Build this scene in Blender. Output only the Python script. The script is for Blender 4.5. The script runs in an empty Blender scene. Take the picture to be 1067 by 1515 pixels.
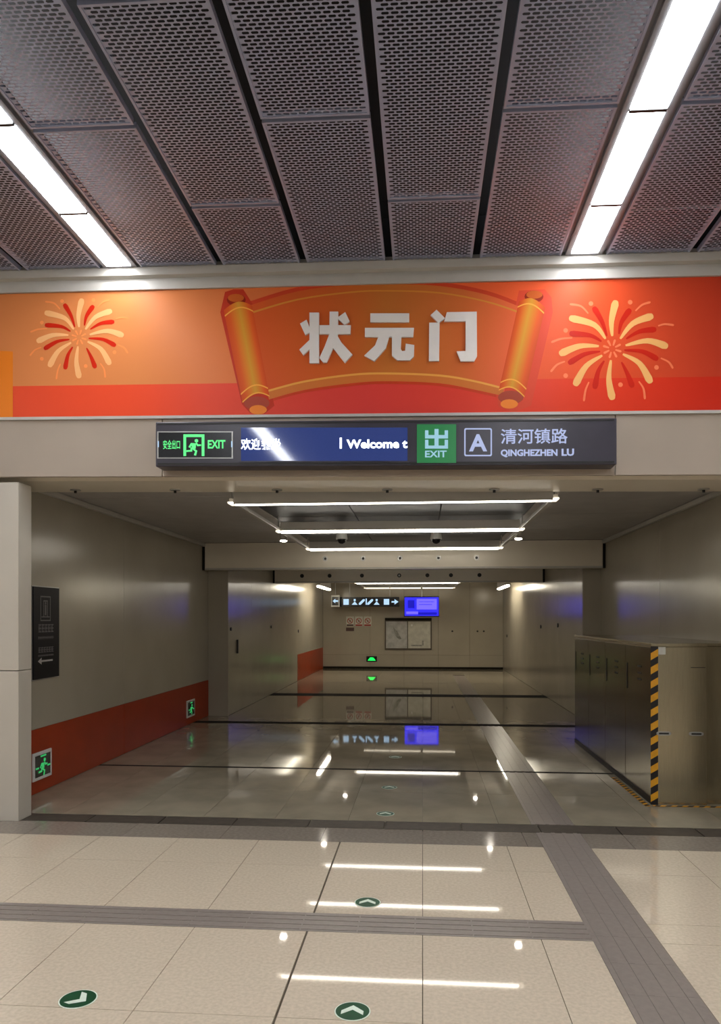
import bpy, bmesh, math, random
from mathutils import Vector, Matrix
random.seed(4)
S = bpy.context.scene
COL = S.collection

# ------------------------------------------------------------------ camera, world, exposure
F, EYE, HOR = 1100.0, 1.63, 915.0           # focal length in pixels, eye height, horizon row (1067x1515 frame)
YAW = math.atan(92.0 / F)
cam = bpy.data.cameras.new('camera'); cam_o = bpy.data.objects.new('camera', cam); COL.objects.link(cam_o)
cam.sensor_fit = 'VERTICAL'; cam.sensor_height = 36.0; cam.sensor_width = 36.0
cam.lens = F / 1515.0 * 36.0
cam.shift_y = (HOR - 757.5) / 1515.0
cam.clip_start = 0.05; cam.clip_end = 200
cam_o.location = (0, 0, EYE); cam_o.rotation_euler = (math.pi / 2, 0, YAW)
S.camera = cam_o
W = bpy.data.worlds.new('world'); S.world = W; W.use_nodes = True
W.node_tree.nodes['Background'].inputs[0].default_value = (0.9, 0.95, 1, 1)
W.node_tree.nodes['Background'].inputs[1].default_value = 0.05
S.view_settings.view_transform = 'Standard'; S.view_settings.look = 'None'
S.view_settings.gamma = 1.0; S.view_settings.exposure = 0.0; S.view_settings.use_curve_mapping = False
HALL_LIGHT = 21.0       # radiance of the hall's ceiling strips
TUNNEL_LIGHT = 12.5      # radiance of the passage's hanging tubes

TH = 0.013              # the hall's header and ceiling hang slightly out of level
def tilt(p): return (p[0], p[1], p[2] - TH * p[0])
# measuring helpers: from a direction in the photograph to a point on a known plane of the place
def ray(x, v):
    r = (x - 533.5) / F; u = (HOR - v) / F
    return (r * math.cos(YAW) - math.sin(YAW), r * math.sin(YAW) + math.cos(YAW), u)
def on_y(x, v, Y):
    d = ray(x, v); t = Y / d[1]; return (d[0] * t, Y, EYE + d[2] * t)

# ------------------------------------------------------------------ materials
def lin(c):
    c = [q / 255.0 for q in c]
    return tuple(q / 12.92 if q <= 0.04045 else ((q + 0.055) / 1.055) ** 2.4 for q in c)
def mat(name, col, rough=0.5, metal=0.0, emit=None, es=0.0, noise=None, nscale=20.0, spec=0.5, bump=0.0, bscale=60.0, stretch=None):
    m = bpy.data.materials.new(name); m.use_nodes = True
    nt = m.node_tree; b = nt.nodes['Principled BSDF']
    c = lin(col)
    b.inputs['Base Color'].default_value = (*c, 1)
    b.inputs['Roughness'].default_value = rough; b.inputs['Metallic'].default_value = metal
    b.inputs['Specular IOR Level'].default_value = spec
    if emit:
        b.inputs['Emission Color'].default_value = (*lin(emit), 1); b.inputs['Emission Strength'].default_value = es
    tc = nt.nodes.new('ShaderNodeTexCoord')
    src = tc.outputs['Object']
    if stretch:
        mp = nt.nodes.new('ShaderNodeMapping'); mp.inputs['Scale'].default_value = stretch
        nt.links.new(src, mp.inputs[0]); src = mp.outputs[0]
    if noise:
        n = nt.nodes.new('ShaderNodeTexNoise'); n.inputs['Scale'].default_value = nscale; n.inputs['Detail'].default_value = 5
        nt.links.new(src, n.inputs['Vector'])
        r = nt.nodes.new('ShaderNodeValToRGB')
        r.color_ramp.elements[0].position = 0.36; r.color_ramp.elements[1].position = 0.64
        r.color_ramp.elements[0].color = (*[q * (1 - noise) for q in c], 1)
        r.color_ramp.elements[1].color = (*[min(1, q * (1 + noise)) for q in c], 1)
        nt.links.new(n.outputs['Fac'], r.inputs[0]); nt.links.new(r.outputs[0], b.inputs['Base Color'])
    if bump:
        n2 = nt.nodes.new('ShaderNodeTexNoise'); n2.inputs['Scale'].default_value = bscale; n2.inputs['Detail'].default_value = 3
        nt.links.new(src, n2.inputs['Vector'])
        bp = nt.nodes.new('ShaderNodeBump'); bp.inputs['Strength'].default_value = bump; bp.inputs['Distance'].default_value = 0.01
        nt.links.new(n2.outputs['Fac'], bp.inputs['Height']); nt.links.new(bp.outputs[0], b.inputs['Normal'])
    return m
def print_mat(name, rough=0.35):
    m = bpy.data.materials.new(name); m.use_nodes = True; nt = m.node_tree
    a = nt.nodes.new('ShaderNodeAttribute'); a.attribute_name = 'Col'
    nt.links.new(a.outputs['Color'], nt.nodes['Principled BSDF'].inputs['Base Color'])
    nt.nodes['Principled BSDF'].inputs['Roughness'].default_value = rough
    nt.nodes['Principled BSDF'].inputs['Specular IOR Level'].default_value = 0.12
    return m
def emit_mat(name, col, s, base=(20, 20, 20)): return mat(name, base, 0.4, emit=col, es=s)

M = {}
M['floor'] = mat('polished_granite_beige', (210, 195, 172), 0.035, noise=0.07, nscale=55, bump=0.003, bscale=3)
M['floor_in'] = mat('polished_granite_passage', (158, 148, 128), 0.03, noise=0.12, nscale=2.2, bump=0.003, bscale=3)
M['floor_dark'] = mat('granite_border_grey', (140, 130, 118), 0.1, noise=0.10, nscale=40)
M['plate'] = mat('threshold_brown_metal', (74, 66, 57), 0.55, noise=0.15, nscale=15)
M['joint'] = mat('dark_joint', (36, 33, 30), 0.9, spec=0.1, noise=0.1, nscale=20)
M['grout'] = mat('grout', (104, 96, 84), 0.8, noise=0.1, nscale=30)
M['tactile'] = mat('tactile_grey', (142, 132, 124), 0.28, noise=0.06, nscale=30)
M['cream'] = mat('cream_enamel', (196, 188, 174), 0.3, noise=0.03, nscale=2)
M['header'] = mat('taupe_header_enamel', (172, 158, 143), 0.4, noise=0.03, nscale=2, spec=0.3)
M['wall_in'] = mat('taupe_enamel', (170, 162, 146), 0.2, noise=0.04, nscale=1.2, bump=0.02, bscale=2.5)
M['beam'] = mat('pale_beam_enamel', (226, 216, 198), 0.3, noise=0.03, nscale=2)
M['orange'] = mat('rust_orange_enamel', (158, 52, 12), 0.35, noise=0.06, nscale=3, spec=0.12)
M['dark_ceil'] = mat('dark_ceiling_metal', (46, 48, 58), 0.5, noise=0.06, nscale=8)
M['mid_ceil'] = mat('taupe_ceiling_metal', (186, 182, 180), 0.45, noise=0.05, nscale=4)
M['plenum'] = mat('plenum_black', (14, 14, 17), 0.9, noise=0.2, nscale=6)
M['mesh'] = mat('perforated_metal', (172, 180, 206), 0.42, metal=0.25, noise=0.04, nscale=6)
M['alu'] = mat('aluminium', (176, 174, 170), 0.35, metal=0.6, noise=0.04, nscale=20)
M['rail'] = mat('grey_rail', (128, 128, 132), 0.5, noise=0.04, nscale=20)
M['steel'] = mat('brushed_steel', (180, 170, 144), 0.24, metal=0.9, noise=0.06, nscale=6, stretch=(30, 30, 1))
M['steel_side'] = mat('brushed_steel_shaded', (104, 96, 80), 0.2, metal=0.9, noise=0.06, nscale=6, stretch=(30, 30, 1))  # same steel, darkened in colour for the cabinet side's dimmer reflections
M['steel_dark'] = mat('steel_slot', (24, 22, 20), 0.5, noise=0.1, nscale=20)
M['trim'] = mat('grey_trim', (188, 184, 176), 0.35, noise=0.03, nscale=6)
M['black'] = mat('black_gloss', (16, 15, 20), 0.25, noise=0.1, nscale=10)
M['matt_black'] = mat('sign_black', (14, 13, 17), 0.4, noise=0.1, nscale=10, spec=0.2)
M['signbody'] = mat('sign_charcoal', (58, 54, 64), 0.3, noise=0.05, nscale=8)
M['led'] = mat('led_screen', (40, 46, 78), 0.06, noise=0.06, nscale=100, spec=0.9, emit=(58, 84, 170), es=0.35)
M['white'] = mat('white_paint', (226, 226, 222), 0.4, noise=0.03, nscale=10)
M['letter'] = mat('silver_letter', (232, 226, 220), 0.4, noise=0.03, nscale=4)
M['grey_print'] = mat('grey_print', (112, 108, 108), 0.5, noise=0.1, nscale=60)
M['arrow_print'] = mat('pale_print', (190, 188, 186), 0.5, noise=0.05, nscale=60)
M['green'] = mat('sticker_green', (14, 74, 44), 0.35, noise=0.1, nscale=30)
M['sticker_white'] = mat('sticker_white', (226, 240, 222), 0.4, noise=0.04, nscale=40)
M['yellow'] = mat('tape_yellow', (226, 160, 30), 0.45, noise=0.06, nscale=30)
M['tape_black'] = mat('tape_black', (22, 18, 20), 0.45, noise=0.1, nscale=30)
M['red'] = mat('notice_red', (160, 50, 40), 0.4, noise=0.05, nscale=30)
M['brown'] = mat('notice_brown', (70, 40, 34), 0.4, noise=0.05, nscale=30)
M['paper'] = mat('map_paper', (198, 196, 184), 0.35, noise=0.10, nscale=9)
M['paper2'] = mat('map_paper_grey', (178, 178, 176), 0.35, noise=0.14, nscale=7)
M['case'] = mat('map_case_brown', (84, 76, 64), 0.4, noise=0.1, nscale=10)
M['ink'] = mat('map_ink', (140, 140, 134), 0.5, noise=0.25, nscale=14)
M['strip_light'] = emit_mat('hall_diffuser', (247, 250, 255), HALL_LIGHT, (230, 230, 230))
M['tube'] = emit_mat('passage_tube', (255, 247, 232), TUNNEL_LIGHT, (230, 230, 230))
M['tube_dim'] = emit_mat('passage_tube_dim', (255, 240, 214), 2.2, (230, 230, 230))
M['end_lamp'] = emit_mat('end_wall_lamp', (255, 244, 220), 46.0, (230, 230, 230))
M['spot'] = emit_mat('spot_lens', (255, 246, 230), 70.0, (230, 230, 230))
M['e_green'] = emit_mat('exit_green', (96, 255, 140), 1.1)
M['e_green2'] = emit_mat('exit_green_floor', (60, 220, 120), 0.55)
M['e_green3'] = emit_mat('green_lamp', (20, 255, 90), 1.6)
M['e_white'] = emit_mat('led_white', (236, 242, 255), 3.2)
M['e_sign'] = emit_mat('backlit_letters', (200, 212, 255), 0.75)
M['e_tile'] = mat('exit_tile_green', (26, 110, 60), 0.3, emit=(38, 128, 66), es=0.35)
M['e_glyph'] = emit_mat('exit_glyph', (165, 215, 235), 0.85)
M['e_icon'] = emit_mat('icon_white', (190, 225, 255), 1.0)
M['e_blue'] = emit_mat('screen_blue', (40, 36, 255), 1.5)
M['e_violet'] = emit_mat('screen_violet', (104, 92, 255), 1.5)
M['e_deep'] = emit_mat('screen_deep', (10, 8, 190), 1.0)
M['e_pink'] = emit_mat('tube_pink', (255, 160, 140), 2.0)
M['print'] = print_mat('banner_print')

# ------------------------------------------------------------------ builders
def props(o, label=None, cat=None, group=None, kind=None):
    if label: o['label'] = label
    if cat: o['category'] = cat
    if group: o['group'] = group
    if kind: o['kind'] = kind
    return o
def root(name, loc, label, cat, group=None, kind=None):
    o = bpy.data.objects.new(name, None); COL.objects.link(o); o.location = loc; o.empty_display_size = 0.1
    return props(o, label, cat, group, kind)
def wloc(o):
    v = Vector((0, 0, 0))
    while o: v += o.location; o = o.parent
    return v
class MB:
    def __init__(s, t=False): s.v = []; s.f = []; s.c = []; s.m = []; s.t = t
    def add(s, vs, fs, col=None, mi=0):
        n = len(s.v); s.v += [tilt(p) if s.t else tuple(p) for p in vs]
        for k in range(len(vs)):
            c = col[k] if isinstance(col, list) else col
            s.c.append(c if c else (1, 1, 1))
        for f in fs: s.f.append([n + i for i in f]); s.m.append(mi)
        return s
    def box(s, x0, y0, z0, x1, y1, z1, mi=0, bev=0.0):
        if x0 > x1: x0, x1 = x1, x0
        if y0 > y1: y0, y1 = y1, y0
        if z0 > z1: z0, z1 = z1, z0
        if bev:
            bm = bmesh.new(); bmesh.ops.create_cube(bm, size=1)
            for q in bm.verts: q.co = ((x0 + x1) / 2 + q.co.x * (x1 - x0), (y0 + y1) / 2 + q.co.y * (y1 - y0), (z0 + z1) / 2 + q.co.z * (z1 - z0))
            bmesh.ops.bevel(bm, geom=bm.edges[:], offset=bev, segments=2, affect='EDGES', profile=0.5)
            bm.verts.index_update()
            s.add([tuple(q.co) for q in bm.verts], [[q.index for q in f.verts] for f in bm.faces], None, mi); bm.free(); return s
        vs = [(x0, y0, z0), (x1, y0, z0), (x1, y1, z0), (x0, y1, z0), (x0, y0, z1), (x1, y0, z1), (x1, y1, z1), (x0, y1, z1)]
        return s.add(vs, [[0, 3, 2, 1], [4, 5, 6, 7], [0, 1, 5, 4], [1, 2, 6, 5], [2, 3, 7, 6], [3, 0, 4, 7]], None, mi)
    def prism(s, pts, d, mi=0, col=None):
        """pts: a planar outline (3-D points); d: the extrusion vector"""
        n = len(pts); d = Vector(d)
        nv = Vector((0, 0, 0))
        for i in range(n): nv += Vector(pts[i]).cross(Vector(pts[(i + 1) % n]))
        if nv.dot(d) < 0: pts = pts[::-1]; col = col[::-1] if isinstance(col, list) else col
        a = [tuple(p) for p in pts]; b = [tuple(Vector(p) + d) for p in pts]
        fs = [list(range(n))[::-1], list(range(n, 2 * n))] + [[i, (i + 1) % n, n + (i + 1) % n, n + i] for i in range(n)]
        return s.add(a + b, fs, (col + col) if isinstance(col, list) else col, mi)
    def cyl(s, p0, p1, r0, r1=None, n=16, mi=0):
        r1 = r0 if r1 is None else r1
        p0 = Vector(p0); p1 = Vector(p1); ax = (p1 - p0).normalized()
        u = ax.cross(Vector((0, 0, 1)) if abs(ax.z) < 0.9 else Vector((1, 0, 0))).normalized(); w = ax.cross(u)
        vs = [tuple(p0 + (u * math.cos(2 * math.pi * k / n) + w * math.sin(2 * math.pi * k / n)) * r0) for k in range(n)]
        vs += [tuple(p1 + (u * math.cos(2 * math.pi * k / n) + w * math.sin(2 * math.pi * k / n)) * r1) for k in range(n)]
        fs = [[k, (k + 1) % n, n + (k + 1) % n, n + k] for k in range(n)] + [list(range(n))[::-1], list(range(n, 2 * n))]
        return s.add(vs, fs, None, mi)
    def ring(s, c, ri, ro, axis, d, n=24, mi=0):
        c = Vector(c); ax = Vector(axis).normalized()
        u = ax.cross(Vector((0, 0, 1)) if abs(ax.z) < 0.9 else Vector((1, 0, 0))).normalized(); w = ax.cross(u)
        vs = []
        for (r, o) in ((ri, 0), (ro, 0), (ro, d), (ri, d)):
            for k in range(n): vs.append(tuple(c + ax * o + (u * math.cos(2 * math.pi * k / n) + w * math.sin(2 * math.pi * k / n)) * r))
        fs = []
        for j in range(4):
            for k in range(n): fs.append([j * n + k, j * n + (k + 1) % n, ((j + 1) % 4) * n + (k + 1) % n, ((j + 1) % 4) * n + k])
        return s.add(vs, fs, None, mi)
    def sphere(s, c, r, n=14, m=8, half=False, mi=0):
        vs = []; fs = []; c = Vector(c)
        a0 = 0 if half else math.pi / 2
        for j in range(m + 1):
            t = -math.pi / 2 + (a0 + math.pi / 2) * j / m
            for k in range(n): vs.append(tuple(c + Vector((math.cos(t) * math.cos(2 * math.pi * k / n), math.cos(t) * math.sin(2 * math.pi * k / n), math.sin(t))) * r))
        for j in range(m):
            for k in range(n): fs.append([j * n + k, j * n + (k + 1) % n, (j + 1) * n + (k + 1) % n, (j + 1) * n + k])
        return s.add(vs, fs, None, mi)
    def build(s, name, m, parent=None, loc=None, smooth=False):
        me = bpy.data.meshes.new(name)
        if parent is not None: off = wloc(parent)
        elif loc is not None: off = Vector(loc)
        else:
            xs, ys, zs = zip(*s.v); off = Vector(((min(xs) + max(xs)) / 2, (min(ys) + max(ys)) / 2, min(zs)))
        me.from_pydata([tuple(Vector(p) - off) for p in s.v], [], s.f)
        for k in (m if isinstance(m, (list, tuple)) else [m]): me.materials.append(k)
        me.polygons.foreach_set('material_index', s.m)
        if any(c != (1, 1, 1) for c in s.c):
            at = me.color_attributes.new('Col', 'FLOAT_COLOR', 'POINT')
            for k, c in enumerate(s.c): at.data[k].color = (*c, 1)
        if smooth: me.polygons.foreach_set('use_smooth', [True] * len(me.polygons))
        me.update()
        o = bpy.data.objects.new(name, me); COL.objects.link(o)
        if parent is not None: o.parent = parent
        else: o.location = off
        return o
def place(src, parent, world):
    """one more piece that shares the mesh of src"""
    o = bpy.data.objects.new(src.name.split('.')[0], src.data); COL.objects.link(o)
    o.parent = parent; o.location = Vector(world) - wloc(parent); return o
_tx = {}
def text_mesh(s, bold=0.0, depth=0.0):
    k = (s, bold)
    if k not in _tx:
        cu = bpy.data.curves.new('lettering', 'FONT'); cu.body = s; cu.size = 1.0; cu.offset = bold; cu.resolution_u = 3
        o = bpy.data.objects.new('lettering', cu); COL.objects.link(o)
        dg = bpy.context.evaluated_depsgraph_get(); me = bpy.data.meshes.new_from_object(o.evaluated_get(dg))
        vs = [tuple(v.co) for v in me.vertices]; fs = [list(p.vertices) for p in me.polygons]
        bpy.data.objects.remove(o); bpy.data.curves.remove(cu); bpy.data.meshes.remove(me)
        _tx[k] = (vs, fs)
    return _tx[k]
def text(mb, s, org, U, V, w, h, bold=0.0, mi=0):
    """flat lettering fitted into a w x h box whose lower left corner is org"""
    vs, fs = text_mesh(s, bold)
    xs = [v[0] for v in vs]; ys = [v[1] for v in vs]
    ax, bx, ay, by = min(xs), max(xs), min(ys), max(ys)
    org = Vector(org); U = Vector(U); V = Vector(V)
    mb.add([tuple(org + U * ((v[0] - ax) / (bx - ax) * w) + V * ((v[1] - ay) / (by - ay) * h)) for v in vs], fs, None, mi)
    return mb

# ================================================================== SETTING
HW = 5.72          # the face of the hall's end wall
# ---- floor
fl = MB().box(-7, -7, -0.14, 7, 25, -0.012).build('floor', M['grout'], loc=(0, 0, 0))
props(fl, 'polished beige granite floor of hall and passage with grey tactile strips', 'floor', kind='structure')
_tile = {}
def tile(name, x0, x1, y0, y1, m, g=0.0018, bars=None, top=0.0):
    if x1 - x0 < 0.03 or y1 - y0 < 0.03: return
    k = (name, round(x1 - x0, 4), round(y1 - y0, 4), m.name, g, bars)
    c = ((x0 + x1) / 2, (y0 + y1) / 2, top)
    if k in _tile: return place(_tile[k], fl, c)
    b = MB().box(x0 + g, y0 + g, top - 0.012, x1 - g, y1 - g, top)
    if bars == 'y':
        w = (x1 - x0) / 4
        for q in range(4): b.box(x0 + w * (q + .32), y0 + .0005, top - .002, x0 + w * (q + .68), y1 - .0005, top + .0025)
    if bars == 'x':
        w = (y1 - y0) / 4
        for q in range(4): b.box(x0 + .004, y0 + w * (q + .32), top - .002, x1 - .004, y0 + w * (q + .68), top + .0025)
    o = b.build(name, m, None, loc=c); o.parent = fl; o.location = c; _tile[k] = o; return o
TX0, TX1 = 0.86, 1.19
cols = [-6.0 + .6 * k for k in range(12)]          # -6.0 .. 0.6
rowsY = [(5.39 - 0.0, 4.86), (4.86, 4.08), (3.84, 3.0), (3.0, 2.16), (2.16, 1.32), (1.32, .48), (.48, -.36), (-.36, -1.2)]
for (y1, y0) in rowsY:
    for k in range(len(cols)):
        x0 = cols[k]; x1 = cols[k] + .6 if k < len(cols) - 1 else TX0
        if x0 > TX0: continue
        x1 = min(x1, TX0)
        gx = 0.0
        tile('floor_tile', x0 + (.004 if abs(x0 + .6) < .01 else 0), x1 - (.004 if abs(x1 + .6) < .01 else 0), y0, y1, M['floor'])
    for k in range(7): tile('floor_tile', TX1 + .6 * k, TX1 + .6 * (k + 1), y0, y1, M['floor'])
for k in range(7): tile('floor_tile', TX1 + .6 * k, TX1 + .6 * (k + 1), 3.84, 4.08, M['floor'])
for k in range(16): tile('border_tile', -6.0 + .75 * k, min(5.4, -5.25 + .75 * k), 5.39, 5.75, M['floor_dark']) if not (-6.0 + .75 * k < TX1 and -5.25 + .75 * k > TX0) else None
tile('border_tile', .75, TX0, 5.39, 5.75, M['floor_dark']); tile('border_tile', TX1, 1.5, 5.39, 5.75, M['floor_dark'])
# tactile strips: the long one through hall and passage, the short one across the hall
ty = -1.2
while ty < 5.7:
    tile('tactile_tile', TX0, TX1, ty, min(ty + .3, 5.75), M['tactile'], .0002, 'y', .0005); ty += .3
tx = TX0
while tx > -5.8:
    tile('tactile_tile', tx - .3, tx, 3.84, 4.08, M['tactile'], .0002, 'x', .0005); tx -= .3
ty = 5.98
for (a, b) in ((5.98, 7.97), (8.04, 11.36), (11.6, 15.5), (16.05, 21.3)):
    n = round((b - a) / .34)
    for k in range(n): tile('tactile_tile', TX0, TX1, a + (b - a) * k / n, a + (b - a) * (k + 1) / n, M['tactile'], .0002, 'y', .0005)
# threshold plates, expansion joints
for k in range(12): tile('threshold_plate', -3.9 + .6 * k, -3.3 + .6 * k, 5.75, 5.98, M['plate'], .006)
for (a, b) in ((7.97, 8.04), (11.36, 11.6), (15.5, 16.05)): tile('expansion_joint', -3.6, 3.0, a, b, M['joint'], 0, None, -.001)
# passage tiles
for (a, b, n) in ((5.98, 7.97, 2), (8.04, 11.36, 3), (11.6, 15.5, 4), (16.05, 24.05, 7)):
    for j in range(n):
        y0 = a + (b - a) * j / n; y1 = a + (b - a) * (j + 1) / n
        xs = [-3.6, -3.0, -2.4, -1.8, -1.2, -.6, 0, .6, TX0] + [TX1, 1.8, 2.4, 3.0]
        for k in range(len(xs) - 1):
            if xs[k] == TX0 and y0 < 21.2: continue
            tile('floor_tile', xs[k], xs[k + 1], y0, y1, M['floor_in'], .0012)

# ---- hall ceiling: dark void, perforated panels between dark gaps
CZ = 4.36
ce = MB().box(-7, -7, CZ + .34, 7, HW, CZ + .5).build('ceiling', M['plenum'], loc=(0, 0, CZ))
props(ce, 'dark hall ceiling of perforated metal panels with open gaps', 'ceiling', kind='structure')
MB(True).box(-6.2, HW - .03, CZ + .034, 6.2, HW - .012, CZ + .33).build('added_dark_plate', M['plenum'], ce)  # dark plate added so the lit wall behind doesn't grey the gaps
def perf_panel(w, L):
    b = MB(); px, py = .0425, .0235; e = .014
    nx = int((w - 2 * e) / px); ny = int((L - 2 * e) / py); px = (w - 2 * e) / nx; py = (L - 2 * e) / ny
    hx, hy = px * .425, py * .32
    x0 = -w / 2 + e; y0 = -L / 2 + e
    for j in range(ny):
        yc = y0 + py * (j + .5); off = (j % 2) * px / 2
        if off:
            for (xa, xb) in ((x0, x0 + off), (x0 + nx * px - off, x0 + nx * px)):
                b.add([(xa, yc - py / 2, 0), (xb, yc - py / 2, 0), (xb, yc + py / 2, 0), (xa, yc + py / 2, 0)], [[3, 2, 1, 0]])
        for i in range(nx - (1 if off else 0)):
            xc = x0 + off + px * (i + .5); A = px / 2; B = py / 2
            o = [(-A, 0), (-A, -B), (A, -B), (A, 0), (A, B), (-A, B)]
            h = [(-hx, 0), (-hx * .72, -hy), (hx * .72, -hy), (hx, 0), (hx * .72, hy), (-hx * .72, hy)]
            b.add([(xc + p[0], yc + p[1], 0) for p in o + h], [[k, 6 + k, 6 + (k + 1) % 6, (k + 1) % 6] for k in range(6)])
    for (a0, b0, a1, b1) in ((-w / 2, -L / 2, w / 2, -L / 2 + e), (-w / 2, L / 2 - e, w / 2, L / 2), (-w / 2, -L / 2 + e, -w / 2 + e, L / 2 - e), (w / 2 - e, -L / 2 + e, w / 2, L / 2 - e)):
        b.box(a0, b0, -.006, a1, b1, .03)
    return b
PER = 3.56; LC = [-2.365 - PER, -2.365, 1.195, 1.195 + PER]
full = None; part = None
def cpanel(xc, y0, y1, key, store={}):
    world = tilt((xc, (y0 + y1) / 2, CZ))
    if key not in store:
        b = perf_panel(.60, y1 - y0)
        o = b.build('ceiling_panel', M['mesh'], None, loc=(0, 0, 0)); store[key] = o; o.parent = ce; o.location = Vector(world) - wloc(ce)
    else: o = place(store[key], ce, world)
    o.rotation_euler[1] = TH
for c0 in [-5.925 - .0, -2.365, 1.195]:
    for k in range(5):
        xc = c0 + .465 + .6575 * k
        if k % 2 == 0:
            ys = [(4.045, 5.69)] + [(4.045 - 1.66 * (q + 1) + .0, 4.045 - 1.66 * q - .03) for q in range(6)]
        else:
            ys = [(4.87, 5.69)] + [(4.87 - 1.66 * (q + 1), 4.87 - 1.66 * q - .03) for q in range(6)]
        for q, (a, b) in enumerate(ys): cpanel(xc, a, b, (k % 2 if q == 0 else 2))
# ---- ceiling light strips
def strip(xc, offs, label):
    r = root('linear_ceiling_light', tilt((xc, 0, CZ)), label, 'ceiling light', 'hall ceiling light strips')
    y = 5.68; b0 = offs
    edges = [5.63]
    while b0 > -6.5: edges.append(b0); b0 -= .91
    for k in range(len(edges) - 1):
        MB(True).box(xc - .096, edges[k + 1] + .0115, CZ - .012, xc + .096, edges[k] - .0115, CZ + .05).build('diffuser', M['strip_light'], r)
        if k: MB(True).box(xc - .097, edges[k] - .011, CZ - .016, xc + .097, edges[k] + .011, CZ + .04).build('divider', M['steel_dark'], r)
    for sx in (-1, 1):
        MB(True).box(xc + sx * .098, edges[-1], CZ - .006, xc + sx * .135, 5.66, CZ + .06).build('edge_rail', M['rail'], r)
        MB(True).box(xc + sx * .135, edges[-1], CZ + .02, xc + sx * .165, 5.66, CZ + .06).build('edge_rail', M['rail'], r)
    MB(True).box(xc - .097, 5.632, CZ - .010, xc + .097, 5.658, CZ + .05).build('end_cap', M['rail'], r)
    return r
strip(LC[1], 4.87, 'bright white ceiling light strip above the banner at left')
strip(LC[2], 4.98, 'bright white ceiling light strip above the banner at right')
strip(LC[0], 4.9, 'white ceiling light strip far left, beyond the frame')
strip(LC[3], 4.9, 'white ceiling light strip far right, beyond the frame')

# ---- hall walls
for (nm, bx_, lb) in (('wall_left', (-6.4, -7, 0, -6.2, HW, 4.9), 'cream side wall of the hall at left'),
                      ('wall_right', (6.2, -7, 0, 6.4, HW, 4.9), 'cream side wall of the hall at right'),
                      ('wall_back', (-6.4, -7.2, 0, 6.4, -7, 4.9), 'cream rear wall of the hall')):
    props(MB().box(*bx_).build(nm, M['cream']), lb, 'wall', kind='structure')
wf = MB(True).box(-6.2, HW + .02, 2.76, 6.2, HW + .33, 4.7).build('wall_front', M['cream'], loc=(0, HW, 0))
props(wf, 'cream enamel end wall framing the passage opening', 'wall', kind='structure')
LB = 2.725
hx = [-6.2, -4.4, -2.05, 1.44, 3.3, 6.2]
for k in range(len(hx) - 1): MB(True).box(hx[k] + .003, HW, LB, hx[k + 1] - .003, HW + .035, 3.2, bev=.003).build('header_panel', M['header'], wf)
MB(True).box(-3.75, HW + .19, LB, 3.0, 6.45, LB + .05).build('soffit_panel', M['beam'], wf)
for (x0, x1) in ((-4.4, -3.235), (-6.2, -4.404), (2.62, 4.4), (4.404, 6.2)):
    for (z0, z1) in ((0.0, 1.206), (1.212, LB)):
        MB().box(x0, HW, z0, x1, HW + .2, z1 + (.03 if z1 > 2 else 0) - (0 if z1 < 2 else TH * (x0 + x1) / 2 * 0 + .03), bev=.004).build('jamb_panel', M['cream'], wf)
# trim over the banner
t1 = MB(True)
prof = [(HW, 4.192), (HW - .03, 4.192), (HW - .03, 4.256), (HW - .012, 4.264), (HW - .012, 4.285), (HW - .06, 4.292), (HW - .06, 4.352), (HW - .03, 4.395), (HW, 4.395)]
t1.prism([(-6.2, p[0], p[1]) for p in prof], (12.4, 0, 0))
props(t1.build('trim_1', M['trim']), 'pale stepped metal trim between ceiling and orange banner', 'trim', kind='structure')
t1 = MB(True).box(-6.2, HW - .02, 3.178, 6.2, HW, 3.2)
props(t1.build('trim_2', M['trim']), 'thin pale ledge under the orange banner', 'trim', kind='structure')

# ---- passage walls
NL, NR, FL, FR = -3.58, 2.84, -3.24, 2.56
YB, YE, TZ = 12.2, 24.05, 2.86
def wall(name, label): return root(name, (0, 0, 0), label, 'wall', kind='structure')
wl = root('wall_passage_left', (NL, 5.9, 0), 'taupe enamel left wall of the passage with rust orange base panels', 'wall', kind='structure')
MB().box(NL - .2, 5.92, 0, NL - .02, YB - .002, 3.1).build('backing', M['joint'], wl)
for (a, b) in ((5.93, 8.67), (8.67, YB)):
    MB().box(NL - .03, a + .002, .602, NL, b - .002, TZ, bev=.003).build('wall_panel', M['wall_in'], wl)
    MB().box(NL - .03, a + .002, 0.004, NL + .004, b - .002, .600, bev=.003).build('base_panel', M['orange'], wl)
MB().box(NL - .2, YB, 0, FL - .002, YB + .03, TZ).build('return_panel', M['wall_in'], wl)
MB().box(FL - .2, YB + .04, 0, FL - .03, YE, 3.1).build('backing', M['joint'], wl)
for k, (a, b) in enumerate(((YB + .031, 13.9), (13.9, 15.6), (15.6, 17.3), (17.3, 19.1))):
    MB().box(FL - .03, a + .002, 0.004, FL, b - .002, TZ, bev=.003).build('wall_panel', M['wall_in'], wl)
for (a, b) in ((19.1, 21.5), (21.5, YE)):
    MB().box(FL - .03, a + .002, .69, FL, b - .002, TZ, bev=.003).build('wall_panel', M['wall_in'], wl)
    MB().box(FL - .03, a + .002, 0.004, FL + .004, b - .002, .688, bev=.003).build('base_panel', M['orange'], wl)
for (y, z, q) in ((12.35, 1.45, .03), (15.7, 1.45, .03), (19.2, 1.3, .04)): MB().cyl((FL, y, z), (FL + .02, y, z), q, n=12).build('lock', M['steel_dark'], wl)
MB().box(FL, 12.75, 1.02, FL + .03, 12.8, 1.26, bev=.008).build('door_handle', M['steel_dark'], wl)
wr = root('wall_passage_right', (NR, 5.9, 0), 'taupe enamel right wall of the passage behind the steel cabinet', 'wall', kind='structure')
MB().box(NR + .02, 5.92, 0, NR + .2, YB - .002, 3.1).build('backing', M['joint'], wr)
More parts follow.
